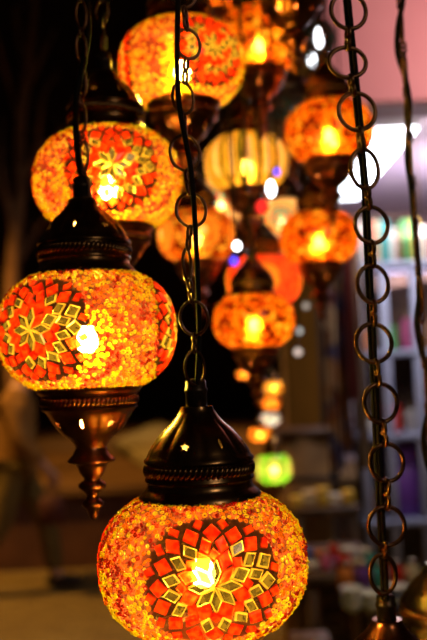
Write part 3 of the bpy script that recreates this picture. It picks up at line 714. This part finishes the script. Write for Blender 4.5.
# stall tables with crockery
M_cloth = rcol('table_cloth', (.10, .06, .05), .9)
def table(x0, x1, y0, y1, z, label, mat):
    e = empty('stall_table', ((x0 + x1) / 2, (y0 + y1) / 2, 0), label, 'table'); w, d = (x1 - x0) / 2, (y1 - y0) / 2
    MB().add(*bbox(-w, -d, z - .04, w, d, z)).build('table_top', mat, e)
    for a_ in (-1, 1):
        for b_ in (-1, 1): MB().add(*bbox(a_ * (w - .03) - .02, b_ * (d - .03) - .02, 0, a_ * (w - .03) + .02, b_ * (d - .03) + .02, z - .04)).build('leg', M_wood, e)
zA = .80; zB = .84
table(.30, .60, 3.35, 3.95, zA, 'dark wooden table with small souvenirs behind the nearest lantern', M_wood)
table(.44, 1.5, 2.55, 3.1, zB, 'dark wooden table with stacked white bowls at the lower right', M_wood)
table(.36, .70, 4.5, 4.9, .86, 'low wooden table with yellow boxes in the shop front', M_wood)
boxc = ['yellow', 'cream', 'yellow', 'white', 'yellow']
for i in range(5): boxg(.39 + i * .066, 4.6 + .03 * (i % 2), .86, .055, .07, .05 + .02 * (i % 3), boxc[i], f'{boxc[i]} small box on the far table, {ORD[i]} from the left', 'small boxes on the far table')
sc_ = ['white', 'red', 'blue', 'cream', 'pink', 'white', 'orange', 'teal', 'purple']
k = 0
for r_ in range(2):
    for i in range(5):
        cn = sc_[(k * 4) % 9]; x = .335 + i * .057; y = 3.45 + r_ * .2
        lab = f'{cn} {{}} on the souvenir table, {"front" if r_ == 0 else "back"} row, {ORD[i]} from the left'
        if k % 3 == 0: bowl(x, y, zA, .026, .03, cn, lab.format('small bowl'), 'small souvenirs on the table')
        elif k % 3 == 1: jar(x, y, zA, .020, .07, cn, lab.format('small jar'), 'small souvenirs on the table')
        else: boxg(x, y, zA, .045, .05, .04, cn, lab.format('small box'), 'small souvenirs on the table')
        k += 1
jx = hz(341, 562, .87); jar(hy(341, 560, 3.36 + .06).x + .01, 3.40, zA, .028, .085, 'red', 'bright red round jar at the right front corner of the souvenir table')
for s_, (px_, n_, cc) in enumerate([(352, 4, 'white'), (371, 3, 'white'), (398, 4, 'blue')]):
    p = hy(px_, 600, 2.72)
    for j in range(n_):
        bowl(p.x, 2.72, zB + .001 + j * .0155, .034, .026, cc if j % 2 == 0 else 'white',
             f'bowl in the {["left", "middle", "right"][s_]} stack on the lower right table, {ORD[j]} from the bottom', 'stacked bowls')
for s_, (px_, cc) in enumerate([(345, 'orange'), (362, 'purple'), (380, 'teal'), (396, 'red'), (412, 'cream')]):
    p = hy(px_, 570, 2.98); jar(p.x, 2.98, zB, .026, .09, cc, f'{cc} jar behind the bowl stacks on the lower right table', 'jars behind the bowls')
boxg(hy(308, 600, 2.9).x, 2.9, 0, .12, .12, .72, 'brown', 'tall dark brown box standing on the ground left of the bowls table', None, 'box')

# made-up counter for the lit ochre terrace band; chest added to cover bright ground
M_ochre = pbr('ochre_band', (.24, .12, .03), (.32, .17, .05), 0, .6, 6)
xa, xb = hy(278, 450, 4.95).x, hy(329, 450, 4.95).x; zc = hy(305, 430, 4.95).z; zd = hy(305, 476, 4.95).z
e = empty('counter', ((xa + xb) / 2, 5.1, 0), 'plain brown wooden counter made up for the lit terrace band at the left edge of the shop', 'counter'); wc = (xb - xa) / 2
MB().add(*bbox(-wc, -.14, 0, wc, .14, zc - .04)).build('body', M_ochre, e); MB().add(*bbox(-wc - .02, -.17, zc - .04, wc + .02, .16, zc)).build('counter_top', M_wood, e)
MB().add(*bbox(-wc, -.16, zd - .03, wc, -.1405, zd)).build('moulding', M_wood, e)
xa, xb = hy(306, 600, 4.15).x, hy(356, 600, 4.15).x
e = empty('cover_chest', ((xa + xb) / 2, 4.22, 0), 'dark wooden chest added to cover the lit ground under and behind the souvenir table', 'chest'); wc = (xb - xa) / 2
MB().add(*bbox(-wc, -.16, 0, wc, .16, .50)).build('chest_body', M_wood, e); MB().add(*bbox(-wc - .01, -.17, .505, wc + .01, .17, .60)).build('chest_lid', M_wood, e)
MB().add(*torus((0, -.165, .42), (1, 0, 0), (0, 0, 1), .05, .03, .006, 16, 6)).build('handle', M_brass, e)
# wooden pillar standing on the terrace
for (px_, wd, lab) in [(309, .14, 'dark wooden pillar standing on the terrace left of the scarves')]:
    p = hz(px_, 434, .66); e = empty('wooden_pillar', (p.x, p.y, .66), lab, 'pillar')
    MB().add(*bbox(-wd / 2, -wd / 2, .12, wd / 2, wd / 2, 3.2)).build('shaft', M_wood, e); MB().add(*bbox(-wd * .75, -wd * .75, 0, wd * .75, wd * .75, .12)).build('base', M_wood, e)

# ------------------------------------------------------------------ tree in the dark on the left
M_bark = pbr('bark', (.16, .075, .03), (.24, .12, .05), 0, .9, 10)
tp = hz(12, 520, 0); tp = hy(14, 430, 8.2); troot = empty('bare_tree', (tp.x, 8.2, .66), 'bare leafless tree in the dark at the upper left', 'tree')
def T(px_, py_): p = hy(px_, py_, 8.2); return Vector((p.x - tp.x, p.y - 8.2, p.z - .66))
mbt = MB(); tr = smoothpath([(0, 0, 0), T(12, 320), T(14, 250), T(20, 190), T(20, 130), T(26, 80), T(32, 30), T(36, -10)], 4); nn = len(tr)
mbt.add(*tube(tr, [.085 - .06 * i / nn for i in range(nn)], 9)); mbt.build('trunk', M_bark, troot)
br = [[(14, 240), (6, 170), (-4, 110)], [(20, 185), (36, 150), (46, 100), (52, 60)], [(20, 130), (8, 90), (2, 40)], [(24, 90), (40, 60), (52, 20)], [(14, 270), (30, 235), (44, 215)], [(16, 215), (2, 190), (-8, 180)], [(38, 145), (50, 135), (60, 120)], [(28, 70), (18, 40), (14, 5)]]
for b_ in br:
    pts = [T(*q) + Vector((0, random.uniform(-.2, .2) * i, 0)) for i, q in enumerate(b_)]; sp = smoothpath(pts, 4)
    mb = MB().add(*tube(sp, [.03 * (1 - .8 * i / len(sp)) + .006 for i in range(len(sp))], 6))
    for i in range(3, len(sp), 2):
        e_ = sp[i] + Vector((random.uniform(-.15, .15), random.uniform(-.1, .1), random.uniform(.05, .22))); mb.add(*tube([sp[i], e_], [.009, .003], 5))
    mb.build('branch', M_bark, troot)

# ------------------------------------------------------------------ person walking past on the left
M_skin = pbr('skin', (.50, .26, .16), (.55, .30, .19), 0, .55, 8); M_coat = pbr('brown_coat', (.24, .11, .02), (.29, .14, .03), 0, .9, 14); M_trous = pbr('olive_trousers', (.12, .08, .015), (.15, .10, .02), 0, .9, 14)
M_hair = pbr('dark_hair', (.015, .010, .008), (.03, .02, .014), 0, .6, 30); M_shoe = pbr('dark_shoe', (.03, .018, .012), None, 0, .5)
pp = hz(36, 592, 0)
person = empty('person', (pp.x - .12, pp.y, 0), 'person in a brown coat walking past on the left, carrying a dark red bag', 'person')
def skinned(name, pts, edges, radii, mat, parent, sub=2, root_i=0):
    me = bpy.data.meshes.new(name); me.from_pydata(pts, edges, []); o = bpy.data.objects.new(name, me); COL.objects.link(o)
    md = o.modifiers.new('s', 'SKIN'); sv = me.skin_vertices[0].data
    for i, r_ in enumerate(radii):
        sv[i].radius = r_ if isinstance(r_, tuple) else (r_, r_); sv[i].use_root = (i == root_i)
    md.use_smooth_shade = True; o.modifiers.new('d', 'SUBSURF').levels = sub
    m2 = evaluated(o); bpy.data.objects.remove(o); m2.materials.clear(); m2.materials.append(mat); m2.polygons.foreach_set('use_smooth', [True] * len(m2.polygons)); return obj(name, m2, parent)
# local frame: walks towards +X, y is its left
B = [(0, 0, .95), (.01, 0, 1.12), (.02, 0, 1.30), (.04, 0, 1.44), (.06, 0, 1.53), (.085, 0, 1.62), (.09, 0, 1.70),       # 0-6 pelvis..head
     (0, .09, .90), (.20, .10, .50), (.24, .10, .10), (.37, .10, .045),                                                    # 7-10 left leg forward
     (0, -.09, .90), (-.10, -.10, .50), (-.34, -.10, .16), (-.27, -.10, .045),                                             # 11-14 right leg back
     (.03, .17, 1.40), (-.10, .22, 1.14), (-.06, .22, .90), (-.03, .22, .83),                                              # 15-18 left arm back
     (.03, -.17, 1.40), (.10, -.23, 1.13), (.26, -.22, .93), (.31, -.215, .87)]                                            # 19-22 right arm forward
E_ = [(0, 1), (1, 2), (2, 3), (3, 4), (4, 5), (5, 6), (0, 7), (7, 8), (8, 9), (9, 10), (0, 11), (11, 12), (12, 13), (13, 14), (3, 15), (15, 16), (16, 17), (17, 18), (3, 19), (19, 20), (20, 21), (21, 22)]
RR = [.12, .11, .13, .10, .055, .085, .08, .085, .06, .042, .035, .085, .06, .042, .035, .055, .042, .030, .036, .055, .042, .030, .036]
for (w, sgn) in ((18, 1), (22, 1)):
    bx_ = Vector(B[w])
    for i, (dx, ln) in enumerate([(-.030, .065), (-.010, .075), (.010, .072), (.028, .058)]):
        a1 = len(B); B += [tuple(bx_ + Vector((dx, 0, -.045))), tuple(bx_ + Vector((dx, .004, -.045 - ln * .55))), tuple(bx_ + Vector((dx - .006, .012, -.045 - ln)))]; RR += [.0095, .009, .0075]; E_ += [(w, a1), (a1, a1 + 1), (a1 + 1, a1 + 2)]
    a1 = len(B); B += [tuple(bx_ + Vector((.040, .005, -.02))), tuple(bx_ + Vector((.052, .012, -.055)))]; RR += [.011, .009]; E_ += [(w, a1), (a1, a1 + 1)]
skinned('body', B, E_, RR, M_skin, person)
CT = [(0, 0, .80), (0, 0, .95), (.01, 0, 1.12), (.02, 0, 1.30), (.035, 0, 1.43), (.05, 0, 1.49), (.03, .18, 1.41), (-.10, .23, 1.14), (-.065, .23, .93), (.03, -.18, 1.41), (.10, -.24, 1.13), (.24, -.23, .955)]
skinned('coat', CT, [(0, 1), (1, 2), (2, 3), (3, 4), (4, 5), (4, 6), (6, 7), (7, 8), (4, 9), (9, 10), (10, 11)], [.19, .175, .155, .165, .13, .075, .085, .065, .052, .085, .065, .052], M_coat, person, root_i=2)
TR = [(0, 0, .92), (0, .09, .88), (.20, .10, .50), (.245, .10, .12), (0, -.09, .88), (-.10, -.10, .50), (-.33, -.10, .18)]
skinned('trousers', TR, [(0, 1), (1, 2), (2, 3), (0, 4), (4, 5), (5, 6)], [.13, .11, .085, .07, .11, .085, .07], M_trous, person)
for (x, y, z, pt) in ((.31, .10, .055, 0), (-.30, -.10, .07, .5)):
    o = MB().add(*ball((0, 0, 0), 1, 14, 8, (.145, .05, .05))).build('shoe', M_shoe, person, (x, y, z)); o.rotation_euler = (0, pt, 0)
hd = Vector((.095, 0, 1.665))
MB().add(*ball(hd + Vector((-.015, 0, .03)), .112, 20, 12, (1.0, .86, 1.0))).build('hair', M_hair, person)
mbf = MB().add(*ball(hd + Vector((.045, 0, -.03)), .078, 18, 12, (.95, .85, 1.25))).add(*ball(hd + Vector((.125, 0, -.035)), .016, 8, 6, (1.2, .8, 1.5)))
mbf.build('face', M_skin, person)
for s_ in (-1, 1):
    MB().add(*ball(hd + Vector((.108, s_ * .03, -.012)), .010)).build('eye', M_shoe, person); MB().add(*ball(hd + Vector((0, s_ * .096, -.03)), .024, 10, 6, (.6, .35, 1.2))).build('ear', M_skin, person)
MB().add(*ball(hd + Vector((.113, 0, -.078)), .02, 10, 6, (.5, 1, .3))).build('mouth', pbr('lips', (.4, .12, .09)), person)
bgl = empty('shopping_bag', (pp.x - .12 + .30, pp.y - .22, .50), 'dark red shopping bag held in the walking person\'s front hand', 'bag')
MB().add(*bbox(-.085, -.045, .02, .085, .045, .218, .01)).build('bag_body', rcol('bag_red', (.08, .012, .01), .7), bgl)
MB().add(*tube(smoothpath([(-.06, 0, .215), (-.04, 0, .28), (0, 0, .315), (.04, 0, .28), (.06, 0, .215)], 4), .005, 6)).build('bag_handle', M_shoe, bgl)
